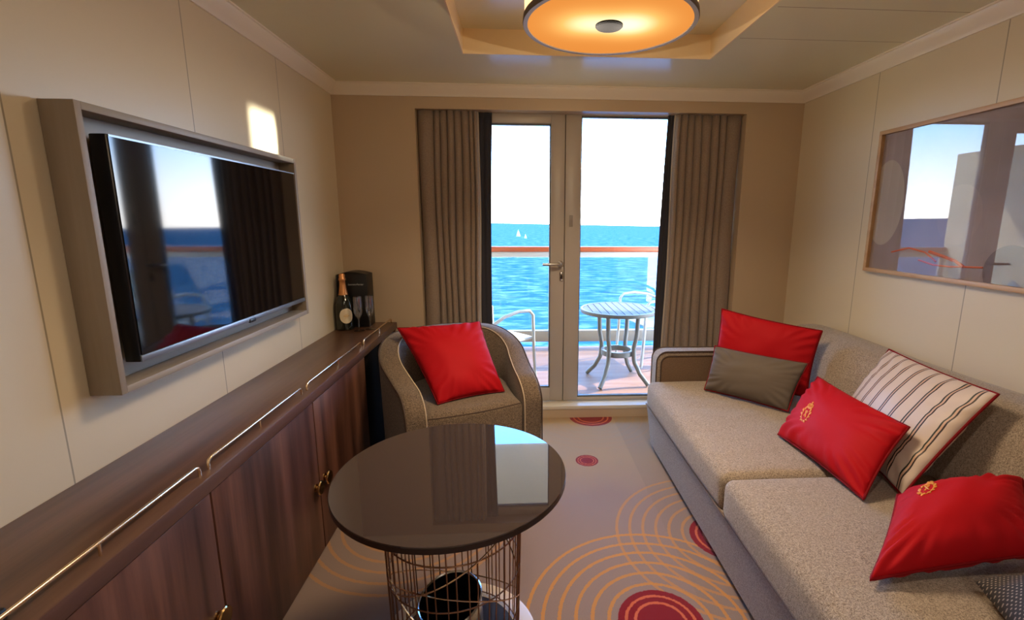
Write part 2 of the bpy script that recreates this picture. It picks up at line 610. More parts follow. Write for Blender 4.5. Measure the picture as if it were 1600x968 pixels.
kp = b.build('keyhole_plate', M_chrome, d1)
box(0.273, 0.282, DY0 - 0.009, DY0 - 0.005, 0.948, 0.976, bev=0.003).build('keyhole', M_black, kp)
w1 = struct(ring_frame(0.298, 1.43, 0.087, 2.015, 0.100, 0.05, 0.022, 0.032, DY0, DY1).build('window_1', M_frame))
box(0.398, 1.38, DY0 + 0.02, DY0 + 0.026, 0.109, 1.983).build('glass_pane', M_glass, w1)
b = MB()
for (a0, a1, z0, z1) in ((0.396, 1.38, 0.107, 0.120), (0.396, 1.38, 1.972, 1.985), (0.396, 0.404, 0.12, 1.975)):
    b.box(a0, a1, DY0 + 0.010, DY0 + 0.034, z0, z1)
b.build('gasket', M_gasket, w1, smooth=False)
b = box(0.326, 0.350, DY0 - 0.004, DY0, 1.290, 1.365, bev=0.002)
for k in range(5):
    b.box(0.330, 0.346, DY0 - 0.006, DY0 - 0.003, 1.298 + k * 0.009, 1.302 + k * 0.009)
b.build('vent_plate', M_plate, w1)


# ------------------------------------------------------------------ curtains
def curtain(label, xs_top, xs_bot, edges, lining, lin_x, seedv, edge_first):
    """edges: fold count; x runs from the wall side to the window side"""
    root = thing('curtain', label, 'curtain', (xs_top[0], 3.11, 0.088), 'curtains either side of the balcony door')
    rnd = random.Random(seedv)
    nf = edges
    fold_w = [2.0] + [rnd.uniform(0.6, 1.3) for _ in range(nf - 1)]
    tot = sum(fold_w)
    cum = [0]
    for f_ in fold_w:
        cum.append(cum[-1] + f_ / tot)
    amps = [rnd.uniform(0.7, 1.15) for _ in range(nf)]
    skew = [rnd.uniform(-0.02, 0.02) for _ in range(nf)]
    NU, NV = 220, 24

    def pt(u, v, off=0.0):
        k = 0
        uu = 0.14 + (u) * 0.86 if False else u
        while k < nf - 1 and uu > cum[k + 1]:
            k += 1
        fl = (uu - cum[k]) / (cum[k + 1] - cum[k])
        s = abs(math.sin(PI * fl)) ** 0.42
        A = 0.050 * amps[k] * (0.85 + 0.15 * (1 - v))
        x = (xs_top[0] + (xs_top[1] - xs_top[0]) * u) * v + (xs_bot[0] + (xs_bot[1] - xs_bot[0]) * u) * (1 - v)
        x += skew[k] * math.sin(PI * u) * (1 - v) * 0.8 + 0.004 * math.sin(9 * v + 5 * u + seedv)
        y = 3.130 - A * s + 0.002 * math.sin(14 * u + 4 * v) + off
        return (x, y, 0.095 + (1.9875 - 0.095) * v)
    m = MB()
    m.grid([[pt(i / NU, j / NV) for j in range(NV + 1)] for i in range(NU + 1)])
    o = m.build('drape', M_curtain, root)
    sm = o.modifiers.new('thick', 'SOLIDIFY'); sm.thickness = 0.003; sm.offset = 0
    # pale turned hem at the leading edge
    m = MB()
    m.grid([[tuple(Vector(pt(1.0 - 0.0 * i, j / NV)) + Vector((0.006 * math.cos(a) * edge_first, -0.006 + 0.01 * math.sin(a), 0))) for j in range(NV + 1)] for i, a in enumerate([k * 2 * PI / 10 for k in range(11)])])
    m.build('hem', M_curtain_edge, root)
    # dark lining next to the glass
    m = MB()
    n = 40
    G = []
    for i in range(n + 1):
        u = i / n
        row = []
        for j in range(NV + 1):
            v = j / NV
            x = (lin_x[0] + (lin_x[1] - lin_x[0]) * u) * v + (lin_x[2] + (lin_x[3] - lin_x[2]) * u) * (1 - v)
            x += lining * 0.012 * math.sin(PI * (1 - v)) * u
            row.append((x, 3.140 - 0.008 * abs(math.sin(2.2 * PI * u)) ** 0.8, 0.095 + (1.9875 - 0.095) * v))
        G.append(row)
    m.grid(G)
    o = m.build('lining', M_lining, root)
    sm = o.modifiers.new('thick', 'SOLIDIFY'); sm.thickness = 0.002; sm.offset = 0
    return root


curtain('taupe pleated curtain on the left of the balcony door, behind the armchair', (-0.618, -0.250), (-0.618, -0.262), 8, -1,
        (-0.262, -0.166, -0.265, -0.180), 3, 1)
curtain('taupe pleated curtain on the right of the balcony window, behind the sofa end', (1.413, 0.990), (1.413, 0.975), 8, -1,
        (0.995, 0.946, 0.985, 0.922), 11, -1)

# ------------------------------------------------------------------ television niche frame and television
fx0, fx1, fy0, fy1, fz0, fz1 = XL, -1.030, 1.226, 2.337, 0.880, 1.602
root = thing('wall_frame', 'shallow greige wood-grain box frame on the left wall surrounding the television', 'frame', (XL, 1.78, 0.88))
T = 0.019
box(fx0 + 0.001, fx1, fy0, fy0 + T, fz0, fz1, bev=0.001).build('side_panel', M_greige, root)
box(fx0 + 0.001, fx1, fy1 - T, fy1, fz0, fz1, bev=0.001).build('side_panel', M_greige, root)
box(fx0 + 0.001, fx1, fy0 + T, fy1 - T, fz0, fz0 + T, bev=0.001).build('bottom_panel', M_greige_in, root)
box(fx0 + 0.001, fx1, fy0 + T, fy1 - T, fz1 - T, fz1, bev=0.001).build('top_panel', M_greige_in, root)
box(fx0 + 0.001, fx0 + 0.012, fy0 + T, fy1 - T, fz0 + T, fz1 - T).build('back_panel', M_greige_in, root)

tv = thing('television', 'flat black television with glossy screen mounted inside the greige wall frame', 'television', (-1.09, 1.81, 0.945))
ty0, ty1, tz0, tz1 = 1.305, 2.312, 0.945, 1.540
box(-1.075, -1.034, ty0, ty1, tz0, tz1, bev=0.004).build('housing', M_black, tv)
box(-1.0345, -1.0315, ty0 + 0.006, ty1 - 0.006, tz0 + 0.020, tz1 - 0.006, bev=0.0).build('screen', M_screen, tv, smooth=False)
b = box(-1.0345, -1.0300, ty0 + 0.001, ty1 - 0.001, tz0 + 0.001, tz0 + 0.018, bev=0.001)
b.build('bezel', M_silver, tv)
box(-1.0345, -1.0305, ty0 + 0.006, ty1 - 0.001, tz1 - 0.006, tz1 - 0.001).build('bezel', M_silver, tv)
box(-1.035, -1.026, 1.83, 1.87, tz0 - 0.004, tz0 + 0.010, bev=0.003).build('sensor', M_black, tv)
box(-1.099, -1.075, 1.65, 1.95, 1.10, 1.38).build('wall_bracket', M_black, tv)

# ------------------------------------------------------------------ long walnut cabinet
cab = thing('sideboard', 'long low walnut sideboard running along the left wall under the television', 'cabinet', (-0.95, 1.8, 0))
CF = -0.800
Y0, Y1 = -0.70, 3.05
box(XL + 0.003, CF - 0.022, Y0 + 0.003, 2.40, 0.0, 0.640).build('carcass', M_walnut_v, cab)
box(XL + 0.003, CF + 0.004, Y0, Y1, 0.642, 0.682, bev=0.002).build('top', M_walnut_h, cab)
box(CF - 0.012, CF + 0.0055, Y0 + 0.001, Y1 - 0.002, 0.6425, 0.6805, bev=0.001).build('edging', M_edge, cab)
box(XL + 0.003, CF - 0.035, 2.40, Y1 - 0.02, 0.0, 0.641).build('recessed_panel', M_black_lam, cab)
box(XL + 0.003, CF - 0.004, Y1 - 0.02, Y1, 0.0, 0.641).build('end_panel', M_walnut_v, cab)


def knob(y, z, parent):
    m = MB()
    m.lathe([(0, 0), (0.016, 0), (0.016, 0.003), (0.007, 0.004), (0.006, 0.016), (0.027, 0.017), (0.028, 0.020), (0.025, 0.0235), (0, 0.024)],
            (CF, y, z), 28, mat=Matrix.Rotation(PI / 2, 3, 'Y'))
    return m.build('knob', M_brass, parent)


for (a0, a1, ky) in ((-0.69, -0.085, -0.12), (-0.081, 0.538, 0.50), (0.542, 1.160, 1.125), (1.164, 1.776, 1.741), (1.780, 2.398, 1.822)):
    dmat = M_walnut_v
    d = box(CF - 0.021, CF, a0 + 0.0015, a1 - 0.0015, 0.012, 0.637, bev=0.0015).build('door', dmat, cab)
    knob(ky, 0.300, d)
sp = box(CF - 0.036, CF - 0.030, 2.415, 2.485, 0.235, 0.325, bev=0.004).build('socket', M_plate, cab)
RZt = 0.710
RXr = -0.822
for (a, c_, mids) in ((0.30, 1.165, (0.6, 0.871)), (1.200, 1.745, (1.455,)), (1.790, 2.425, (2.11,)), (2.470, 3.020, (2.75,))):
    m = MB()
    pts = [(RXr, a, 0.682), (RXr, a, RZt - 0.012), (RXr, a + 0.004, RZt - 0.004), (RXr, a + 0.014, RZt), (RXr, c_ - 0.014, RZt), (RXr, c_ - 0.004, RZt - 0.004), (RXr, c_, RZt - 0.012), (RXr, c_, 0.682)]
    m.tube(pts, 0.0040, 10)
    for q in mids:
        m.tube([(RXr, q, 0.682), (RXr, q, RZt)], 0.0030, 8)
    m.build('gallery_rail', M_rail, cab)
tag(box(-0.93, -0.842, 0.60, 0.722, 0.6825, 0.706, bev=0.004).build('remote_control', M_black), 'black object at the near end of the walnut sideboard top', 'remote control')

# ------------------------------------------------------------------ champagne, flutes and box
bt = thing('champagne_bottle', 'dark green champagne bottle with copper foil neck and cream label on the sideboard', 'bottle', (-1.055, 2.845, 0.682))
bc = (-1.050, 2.855, 0.6822)
MB().lathe([(0, 0), (0.045, 0), (0.0495, 0.005), (0.050, 0.13), (0.046, 0.165), (0.034, 0.195), (0.022, 0.215), (0.017, 0.25), (0.015, 0.30), (0, 0.30)], bc, 40).build('glass_body', M_green_glass, bt)
MB().lathe([(0.0245, 0.207), (0.0265, 0.210), (0.0225, 0.235), (0.0175, 0.27), (0.0165, 0.292), (0.0195, 0.296), (0.0195, 0.306), (0.0165, 0.311), (0.0175, 0.325), (0.014, 0.334), (0, 0.336)], bc, 32).build('foil', M_foil, bt)


def on_cyl(cx, cy, R, ang, z):
    return (cx + R * math.cos(ang), cy + R * math.sin(ang), z)


def cyl_patch(c, R, a0, wid, z0, hgt, n=24, shape=None):
    G = []
    for i in range(n + 1):
        s = -1 + 2 * i / n
        h_ = math.sqrt(max(0, 1 - s * s)) * hgt / 2
        G.append([on_cyl(c[0], c[1], R, a0 + s * wid / 2 / R, c[2] + z0 + t * h_) for t in (-1, -0.5, 0, 0.5, 1)])
    return MB().grid(G)


aim = math.atan2(-2.85, 1.05) + 0.18
lb = cyl_patch(bc, 0.0508, aim, 0.080, 0.088, 0.090).build('label', M_label, bt)
b = MB()
for k, (dz, wd) in enumerate(((0.0, 0.034), (0.010, 0.02), (-0.010, 0.02))):
    pts = [on_cyl(bc[0], bc[1], 0.0512, aim + s * wd / 2 / 0.0512, bc[2] + 0.088 + dz) for s in (-1, -0.5, 0, 0.5, 1)]
    b.tube(pts, 0.0011 if k else 0.002, 6)
b.build('label_print', M_labelprint, lb)
cb = thing('gift_box', 'tall black gift box with small white lettering behind the champagne flutes', 'box', (-1.01, 2.96, 0.682))
b = box(-1.102, -0.925, 2.908, 3.028, 0.6822, 1.005, bev=0.003)
bx = b.build('carton', M_box, cb)
b = MB()
G = []
for i in range(13):
    s = i / 12
    x = -1.102 + 0.177 * s
    G.append([(x, 2.910, 1.004), (x, 2.910, 1.005 + 0.016 * math.sin(PI * s)), (x, 3.026, 1.005 + 0.016 * math.sin(PI * s)), (x, 3.026, 1.004)])
b.grid(G)
b.build('lid_flap', M_box, cb)


def text(body, size, loc, rot, mat, name, parent, ext=0.0006):
    cu = bpy.data.curves.new(name, 'FONT')
    cu.body = body; cu.size = size; cu.extrude = ext; cu.align_x = 'CENTER'; cu.align_y = 'CENTER'
    cu.shear = 0.25
    tmp = bpy.data.objects.new(name, cu)
    C.objects.link(tmp)
    dg = bpy.context.evaluated_depsgraph_get()
    me = bpy.data.meshes.new_from_object(tmp.evaluated_get(dg))
    bpy.data.objects.remove(tmp)
    o = bpy.data.objects.new(name, me)
    me.materials.clear(); me.materials.append(mat)
    C.objects.link(o)
    mm = Matrix.LocRotScale(Vector(loc), rot.to_quaternion() if hasattr(rot, 'to_quaternion') else rot, None)
    me.transform(mm)
    o.parent = parent
    o.matrix_parent_inverse = WM(parent).inverted()
    return o


from mathutils import Euler
text('Laurent-Perrier', 0.0145, (-0.992, 2.9072, 0.945), Euler((PI / 2, 0, 0)).to_matrix(), M_print, 'lettering', bx)


def flute(x, y, label, first=None):
    r_ = thing('champagne_flute', label, 'glass', (x, y, 0.682), 'champagne flutes beside the bottle')
    prof = [(0, 0.001), (0.030, 0.001), (0.031, 0.003), (0.012, 0.006), (0.0045, 0.012), (0.0035, 0.06), (0.005, 0.072), (0.016, 0.088), (0.024, 0.112), (0.0255, 0.15), (0.0235, 0.205), (0.0225, 0.205), (0.0243, 0.15), (0.0228, 0.113), (0.014, 0.09), (0, 0.082)]
    base = [(r, z) for r, z in prof[:6]]
    bowl = [(r, z) for r, z in prof[5:]]
    MB().lathe(base, (x, y, 0.682), 32).build('stem', M_clear, r_)
    MB().lathe(bowl, (x, y, 0.682), 32).build('bowl', M_clear, r_)
    return r_


flute(-0.952, 2.80, 'clear champagne flute nearer the dark bottle, left of the pair')
flute(-0.897, 2.84, 'clear champagne flute nearer the sideboard front, right of the pair')

# ------------------------------------------------------------------ pillows


def pillow(name, label, cat, corners, thick, mat, pipe=None, group=None, pinch=0.07, seedv=0, wr=0.004, n=40, power=0.5, sag=0.0, back=None):
    """corners: BL, BR, TR, TL seen from the front"""
    BL, BR, TR, TL = [Vector(c) for c in corners]
    ctr = (BL + BR + TR + TL) / 4
    nrm = ((BR - BL) + (TR - TL)).cross((TL - BL) + (TR - BR)).normalized()
    back = thick if back is None else back

    def base(u, v):
        u2 = u * (1 - pinch * (1 - v * v) * abs(u) ** 3)
        v2 = v * (1 - pinch * (1 - u * u) * abs(v) ** 3)
        s, t = (u2 + 1) / 2, (v2 + 1) / 2
        return (BL * (1 - s) + BR * s) * (1 - t) + (TL * (1 - s) + TR * s) * t

    def surf(u, v, side=1):
        p = base(u, v)
        e = max(0.0, (1 - u * u) * (1 - v * v)) ** power
        h = (thick if side > 0 else back) * e
        k = noise.noise(Vector((u * 2.3 + seedv, v * 2.3, side * 3.1))) * 0.12 * thick * e ** 0.5
        # creases fanning out of corners
        rad = max(abs(u), abs(v))
        ang = math.atan2(v, u)
        w_ = wr * math.sin(ang * 26 + 3 * noise.noise(Vector((u * 2, v * 2, seedv)))) * max(0, rad - 0.45) * 1.8 * e ** 0.35 * (abs(math.sin(2 * ang)) ** 1.2)
        return p + nrm * side * (h + k + w_ + 0.002) + Vector((0, 0, -sag * e))
    m = MB()

    def w(a):
        return math.sin(a * PI / 2) * 0.55 + a * 0.45
    us = [w(-1 + 2 * i / n) for i in range(n + 1)]
    idx = {}
    for side in (1, -1):
        for i, u in enumerate(us):
            for j, v in enumerate(us):
                edge = i in (0, n) or j in (0, n)
                if edge and side == -1:
                    idx[(side, i, j)] = idx[(1, i, j)]
                    continue
                idx[(side, i, j)] = len(m.v)
                m.v.append(tuple(base(u, v) if edge else surf(u, v, side)))
                m.uv[len(m.v) - 1] = ((u + 1) / 2, (v + 1) / 2)
        for i in range(n):
            for j in range(n):
                q = (idx[(side, i, j)], idx[(side, i + 1, j)], idx[(side, i + 1, j + 1)], idx[(side, i, j + 1)])
                m.f.append(q if side == 1 else q[::-1])
    lo = ctr
    root = thing(name, label, cat, (ctr.x, ctr.y, min(c.z for c in (BL, BR, TR, TL))), group)
    o = m.build('cushion_cover', mat, root, angle=180)
    uvl = o.data.uv_layers.new(name='UVMap')
    for lp in o.data.loops:
        uvl.data[lp.index].uv = m.uv[lp.vertex_index]
    if pipe:
        ring = []
        for i in range(48):
            ring.append(base(-1 + 2 * i / 48, -1))
        for i in range(48):
            ring.append(base(1, -1 + 2 * i / 48))
        for i in range(48):
            ring.append(base(1 - 2 * i / 48, 1))
        for i in range(48):
            ring.append(base(-1, 1 - 2 * i / 48))
        MB().tube(ring, 0.0042, 8, closed=True).build('piping', pipe, root)
    return root, surf, nrm, o


def crest(cover, surf, nrm, u0, v0, su, sv):
    """gold embroidered crown over a laurel wreath; drawn in a unit square, stitched onto the cushion"""
    m = MB()

    def st(pts, r=0.0022):
        r = [q * 0.75 for q in r] if isinstance(r, list) else r * 0.75
        P = [surf(u0 + x * su, v0 + y * sv, 1) + nrm * 0.0012 for x, y in pts]
        m.tube(P, r, 6)
    # wreath leaves
    for sgn in (-1, 1):
        for k in range(5):
            a = math.radians(-78 + k * 30)
            cx, cy = 0.50 * math.cos(a), -0.25 + 0.50 * math.sin(a)
            d = a + math.radians(52)
            for off in (-0.03, 0.035):
                st([(sgn * (cx + off), cy), (sgn * (cx + off + 0.15 * math.cos(d) + 0.05), cy + 0.17 * math.sin(d)), (sgn * (cx + off + 0.24 * math.cos(d)), cy + 0.33 * math.sin(d))], [0.0014, 0.0030, 0.0010])
        st([(sgn * 0.02, -0.86), (sgn * 0.30, -0.74), (sgn * 0.47, -0.48), (sgn * 0.52, -0.2), (sgn * 0.46, 0.05)], 0.0015)
    # central figure
    st([(-0.16, 0.05), (-0.04, -0.12), (0.10, -0.36), (0.18, -0.46)], 0.0028)
    st([(0.17, 0.04), (0.05, -0.12), (-0.08, -0.32), (-0.16, -0.42)], 0.0024)
    st([(-0.06, -0.02), (0.0, 0.08), (0.08, 0.02)], 0.0022)
    # crown
    st([(-0.30, 0.36), (0, 0.31), (0.30, 0.36)], 0.0030)
    st([(-0.30, 0.45), (0, 0.40), (0.30, 0.45)], 0.0020)
    for sgn in (-1, 1):
        st([(sgn * 0.30, 0.40), (sgn * 0.38, 0.58), (sgn * 0.28, 0.74), (sgn * 0.10, 0.76), (0, 0.64)], 0.0024)
        st([(sgn * 0.14, 0.42), (sgn * 0.20, 0.56), (sgn * 0.12, 0.68)], 0.0018)
    st([(0, 0.42), (0, 0.80)], 0.0022)
    st([(0, 0.80), (0, 0.98)], 0.0028)
    st([(-0.08, 0.90), (0.08, 0.90)], 0.0024)
    return m.build('crest_embroidery', M_gold, cover)


pillow('scatter_cushion', 'plain square red satin cushion leaning in the grey tub armchair', 'cushion',
       [(-0.400, 2.205, 0.452), (-0.085, 2.370, 0.452), (-0.225, 2.600, 0.775), (-0.650, 2.500, 0.765)], 0.078, M_red, M_red_d, pinch=0.05, seedv=1.3, wr=0.012, back=0.05)
pillow('scatter_cushion', 'plain red satin cushion standing at the far end of the sofa behind the grey one', 'cushion',
       [(1.060, 2.480, 0.462), (1.440, 2.190, 0.462), (1.505, 2.225, 0.795), (1.115, 2.520, 0.855)], 0.06, M_red, M_red_d, seedv=4.1, wr=0.010, pinch=0.05, back=0.04)
pillow('lumbar_cushion', 'plain grey rectangular cushion with dark red piping near the sofa arm', 'cushion',
       [(0.985, 2.370, 0.446), (1.265, 2.052, 0.448), (1.375, 2.105, 0.665), (1.045, 2.415, 0.672)], 0.062, M_grey, M_red_d, seedv=7.7, wr=0.007, pinch=0.04, back=0.012)
rt, sf, nm, cv = pillow('lumbar_cushion', 'red rectangular cushion with gold crown crest in the middle of the sofa', 'cushion',
                        [(1.086, 1.815, 0.448), (1.105, 1.335, 0.450), (1.300, 1.420, 0.655), (1.345, 1.985, 0.640)], 0.075, M_red, M_red_d, seedv=2.2, wr=0.013, pinch=0.05, back=0.02)
crest(cv, sf, nm, -0.40, -0.16, 0.17, 0.32)
pillow('scatter_cushion', 'square cream cushion with dark pinstripes and red piping against the sofa back', 'cushion',
       [(1.360, 1.880, 0.455), (1.250, 1.350, 0.448), (1.500, 1.335, 0.800), (1.590, 1.895, 0.790)], 0.06, M_stripe, M_red_d, seedv=9.2, wr=0.006, pinch=0.04, back=0.05)
rt, sf, nm, cv = pillow('scatter_cushion', 'plump red cushion with gold crest lying at the near end of the sofa', 'cushion',
                        [(0.862, 0.985, 0.460), (1.300, 0.985, 0.515), (1.430, 1.165, 0.610), (1.150, 1.260, 0.510)], 0.100, M_red, M_red_d, seedv=5.5, wr=0.014, pinch=0.05, back=0.05)
crest(cv, sf, nm, -0.46, 0.40, 0.20, 0.24)
pillow('scatter_cushion', 'charcoal cushion with pale dots at the near corner of the sofa', 'cushion',
       [(0.98, 0.66, 0.470), (1.34, 0.50, 0.470), (1.45, 0.88, 0.540), (1.09, 0.945, 0.480)], 0.095, M_dots, None, seedv=6.1, pinch=0.05, back=0.03)

# ------------------------------------------------------------------ sofa
sofa = thing('sofa', 'long light grey tweed three-seat sofa along the right wall under the picture', 'sofa', (1.25, 1.5, 0))


def soft_box(x0, x1, y0, y1, z0, z1, r, name, mat, parent, puff=0.012, div=14, seedv=0.0, wr=0.0):
    bm = bmesh.new()
    bmesh.ops.create_cube(bm, size=1)
    for v in bm.verts:
        v.co = Vector(((x0 + x1) / 2 + v.co.x * (x1 - x0), (y0 + y1) / 2 + v.co.y * (y1 - y0), (z0 + z1) / 2 + v.co.z * (z1 - z0)))
    bmesh.ops.bevel(bm, geom=bm.edges[:], offset=r, segments=5, affect='EDGES', profile=0.5)
    long_edges = [e for e in bm.edges if e.calc_length() > 0.15]
    bmesh.ops.subdivide_edges(bm, edges=long_edges, cuts=div, use_grid_fill=True)
    for v in bm.verts:
        a = (v.co.x - x0) / (x1 - x0); b_ = (v.co.y - y0) / (y1 - y0)
        e = max(0, 4 * a * (1 - a)) ** 0.5 * max(0, 4 * b_ * (1 - b_)) ** 0.5
        if v.co.z > (z0 + z1) / 2:
            v.co.z += puff * e
            v.co.z += wr * e * math.sin(38 * v.co.y + 5 * noise.noise(Vector((v.co.x * 5, v.co.y * 5, seedv)))) * (noise.noise(Vector((v.co.x * 3, v.co.y * 3, seedv + 4))) + 0.4)
        v.co.x -= 0.006 * max(0, 4 * b_ * (1 - b_)) ** 0.5 * (1 if a < 0.2 else 0)
    m = MB()
    bm.verts.index_update()
    m.add([v.co[:] for v in bm.verts], [[v.index for v in f.verts] for f in bm.faces])
    bm.free()
    return m.build(name, mat, parent, angle=180)


SY0, SY1 = 0.30, 2.585
b = MB(); b.prism([(0.80, 0.001), (0.80, 0.028), (0.772, 0.030), (0.735, 0.285), (1.72, 0.285), (1.72, 0.001)], 1, SY0, SY1)
b.build('base', M_tweed, sofa)
MB().tube([(0.7325, SY0 + 0.01, 0.283), (0.7325, SY1, 0.283)], 0.004, 8).build('front_piping', M_tweed_arm, sofa)
soft_box(0.729, 1.52, 1.533, 2.578, 0.275, 0.425, 0.035, 'seat_cushion', M_tweed, sofa, 0.012, 22, 1.0, 0.006)
soft_box(0.724, 1.52, 0.400, 1.527, 0.275, 0.428, 0.035, 'seat_cushion', M_tweed, sofa, 0.012, 22, 7.0, 0.0035)
prof = [(1.470, 0.29), (1.480, 0.50), (1.515, 0.64), (1.545, 0.705), (1.575, 0.735), (1.615, 0.748), (1.70, 0.750), (1.745, 0.742), (1.765, 0.715), (1.768, 0.60), (1.768, 0.02), (1.722, 0.02), (1.722, 0.29)]
NB = 40
G = []
m = MB()
ys = [SY0 + (SY1 - SY0) * i / NB for i in range(NB + 1)]
for y in ys:
    G.append([(x - 0.006 * math.sin((y - 0.3) * 2.7) * (1 if x < 1.6 else 0), y, z + 0.004 * math.sin(y * 6)) for x, z in prof])
n_ = len(prof)
for i in range(NB):
    pass
vs = [p for g in G for p in g]
fs = []
for i in range(NB):
    for k in range(n_):
        fs.append((i * n_ + k, i * n_ + (k + 1) % n_, (i + 1) * n_ + (k + 1) % n_, (i + 1) * n_ + k))
fs.append(tuple(range(n_))); fs.append(tuple(NB * n_ + k for k in range(n_))[::-1])
m.add(vs, fs)
m.build('backrest', M_tweed, sofa, angle=60)


def arm(y0, y1, nm):
    # rounded-front slab: profile in x-z
    P = []
    x0, x1, zt, r = 0.785, 1.768, 0.592, 0.06
    P += [(x0 + 0.02, 0.012), (x0, 0.30)]
    for k in range(9):
        a = PI - k * (PI / 2) / 8
        P.append((x0 + r + r * math.cos(a), zt - r + r * math.sin(a)))
    P += [(x1, zt), (x1, 0.012)]
    m = MB(); m.prism(P, 1, y0 + 0.004, y1 - 0.004)
    o = m.build(nm, M_tweed, sofa, angle=50)
    bv = o.modifiers.new('soft', 'BEVEL'); bv.width = 0.006; bv.segments = 2; bv.limit_method = 'ANGLE'
    ring = [(x, z) for x, z in P[1:-1]]
    for yy in (y0 + 0.002, y1 - 0.002):
        MB().tube([(x, yy, z) for x, z in ring], 0.0038, 8).build('arm_piping', M_pipe_d, o)
    # darker inset on the inner face
    ins = [(x0 + 0.022 + 0.0, 0.30)]
    for k in range(9):
        a = PI - k * (PI / 2) / 8
        ins.append((x0 + r + 0.01 + (r - 0.022) * math.cos(a), zt - r - 0.004 + (r - 0.022) * math.sin(a)))
    return o, P


arm_far, P_ = arm(2.588, 2.690, 'arm')
ins = [(0.809, 0.30)]
for k in range(9):
    a = PI - k * (PI / 2) / 8
    ins.append((0.809 + 0.045 + 0.045 * math.cos(a), 0.568 - 0.045 + 0.045 * math.sin(a)))
ins += [(1.46, 0.568), (1.46, 0.30)]
MB().prism(ins, 1, 2.581, 2.593).build('arm_inner_panel', M_tweed_arm, arm_far)
MB().tube([(x, 2.582, z) for x, z in ins[:-1]], 0.0042, 8).build('arm_piping', M_pipe_d, arm_far)
arm(0.190, 0.292, 'arm')
b = MB()
for (x, y) in ((0.86, 0.33), (1.68, 0.33), (0.86, 2.56), (1.68, 2.56)):
    b = MB().lathe([(0, 0), (0.02, 0), (0.022, 0.014), (0, 0.014)], (x, y, 0), 16)
    b.build('foot', M_black, sofa)

# ------------------------------------------------------------------ tub armchair
AC = Vector((-0.325, 2.445, 0))
AF = Vector((0.40, -0.916, 0)).normalized()   # facing
AS = Vector((-AF.y, AF.x, 0))                 # to its left (viewed from behind), +x-ish
AS = Vector((0.916, 0.40, 0)).normalized()
ch = thing('tub_armchair', 'grey-brown tweed tub armchair with curved arms in front of the left curtain', 'armchair', (AC.x, AC.y, 0))
RO, TH, LEN = 0.410, 0.092, 0.30


def taper(d):
    arc = PI * RO / 2
    t = max(0.0, min(1.0, (d - arc * 0.55) / (arc * 0.45 + LEN)))
    return 0.075 * t * t * (3 - 2 * t)




def plan(s, off):
    """centre-line walk of the U: s in [-1,1]; off = distance inward from the outer face"""
    R = RO - off
    arc = PI * RO / 2
    tot = arc + LEN
    d = abs(s) * tot
    sg = 1 if s >= 0 else -1
    R -= taper(d)
    if d <= arc:
        a = d / RO
        return AC - AF * R * math.cos(a) + AS * sg * R * math.sin(a)
    return AC + AS * sg * R + AF * (d - arc)


def ztop(s):
    arc = PI * RO / 2
    tot = arc + LEN
    d = abs(s) * tot
    t = max(0.0, min(1.0, (d - 0.28) / (tot - 0.28)))
    z = 0.715 - 0.185 * (3 * t * t - 2 * t ** 3) ** 0.9
    # rounded front end
    q = (d - (tot - 0.12)) / 0.12
    if q > 0:
        z -= 0.115 * (1 - math.sqrt(max(0.0, 1 - q * q)))
    return z


NS = 96
ss = [math.sin(PI / 2 * (-1 + 2 * i / NS)) for i in range(NS + 1)]
m = MB()
G = []
for s in ss:
    zt = ztop(s)
    row = []
    for off, z in ((0, 0.05), (0, 0.25), (0, zt - 0.016), (0.005, zt - 0.006), (0.016, zt), (TH - 0.016, zt), (TH - 0.005, zt - 0.006), (TH, zt - 0.016), (TH, 0.30), (TH, 0.05)):
        p = plan(s, off)
        flare = 0.012 * (z - 0.05) / 0.6 * (1 - off / TH)
        out = (p - AC); out.z = 0
        if out.length > 0:
            p = p + out.normalized() * flare
        row.append((p.x, p.y, z))
    G.append(row)
n_ = len(G[0])
vs = [p for g in G for p in g]
fs = []
for i in range(NS):
    for k in range(n_):
        fs.append((i * n_ + k, i * n_ + (k + 1) % n_, (i + 1) * n_ + (k + 1) % n_, (i + 1) * n_ + k))
fs.append(tuple(range(n_))); fs.append(tuple(NS * n_ + k for k in range(n_))[::-1])
m.add(vs, fs)
m.build('tub_shell', M_tweed_d, ch, angle=50)
for off, outer in ((0.004, 1), (TH - 0.004, 0)):
    pts = []
    for s in ss:
        p = plan(s, off)
        out = (p - AC).normalized()
        if outer:
            p = p + out * 0.013
        pts.append((p.x, p.y, ztop(s) - 0.004))
    for sg, s in ((-1, -1), (1, 1)):
        p = plan(s, off)
        out = (p - AC).normalized()
        if outer:
            p = p + out * 0.012
        q = [(p.x, p.y, z) for z in (0.38, 0.2, 0.06)]
        if sg == -1:
            pts = [(p.x + AF.x * 0.002, p.y + AF.y * 0.002, z) for z in (0.06, 0.2, 0.36)] + pts
        else:
            pts = pts + [(p.x + AF.x * 0.002, p.y + AF.y * 0.002, z) for z in (0.36, 0.2, 0.06)]
    MB().tube(pts, 0.0034, 8).build('piping', M_pipe_d if outer else M_pipe_l, ch)
# seat cushion: D-shaped, rounded top
m = MB()
RI = RO - TH - 0.004
outline = []
for k in range(25):
    a = PI / 2 + PI * k / 24
    outline.append((math.cos(a), math.sin(a)))


def seat_pt(k, inset, z):
    # outline walk: back semicircle then straight front
    pass


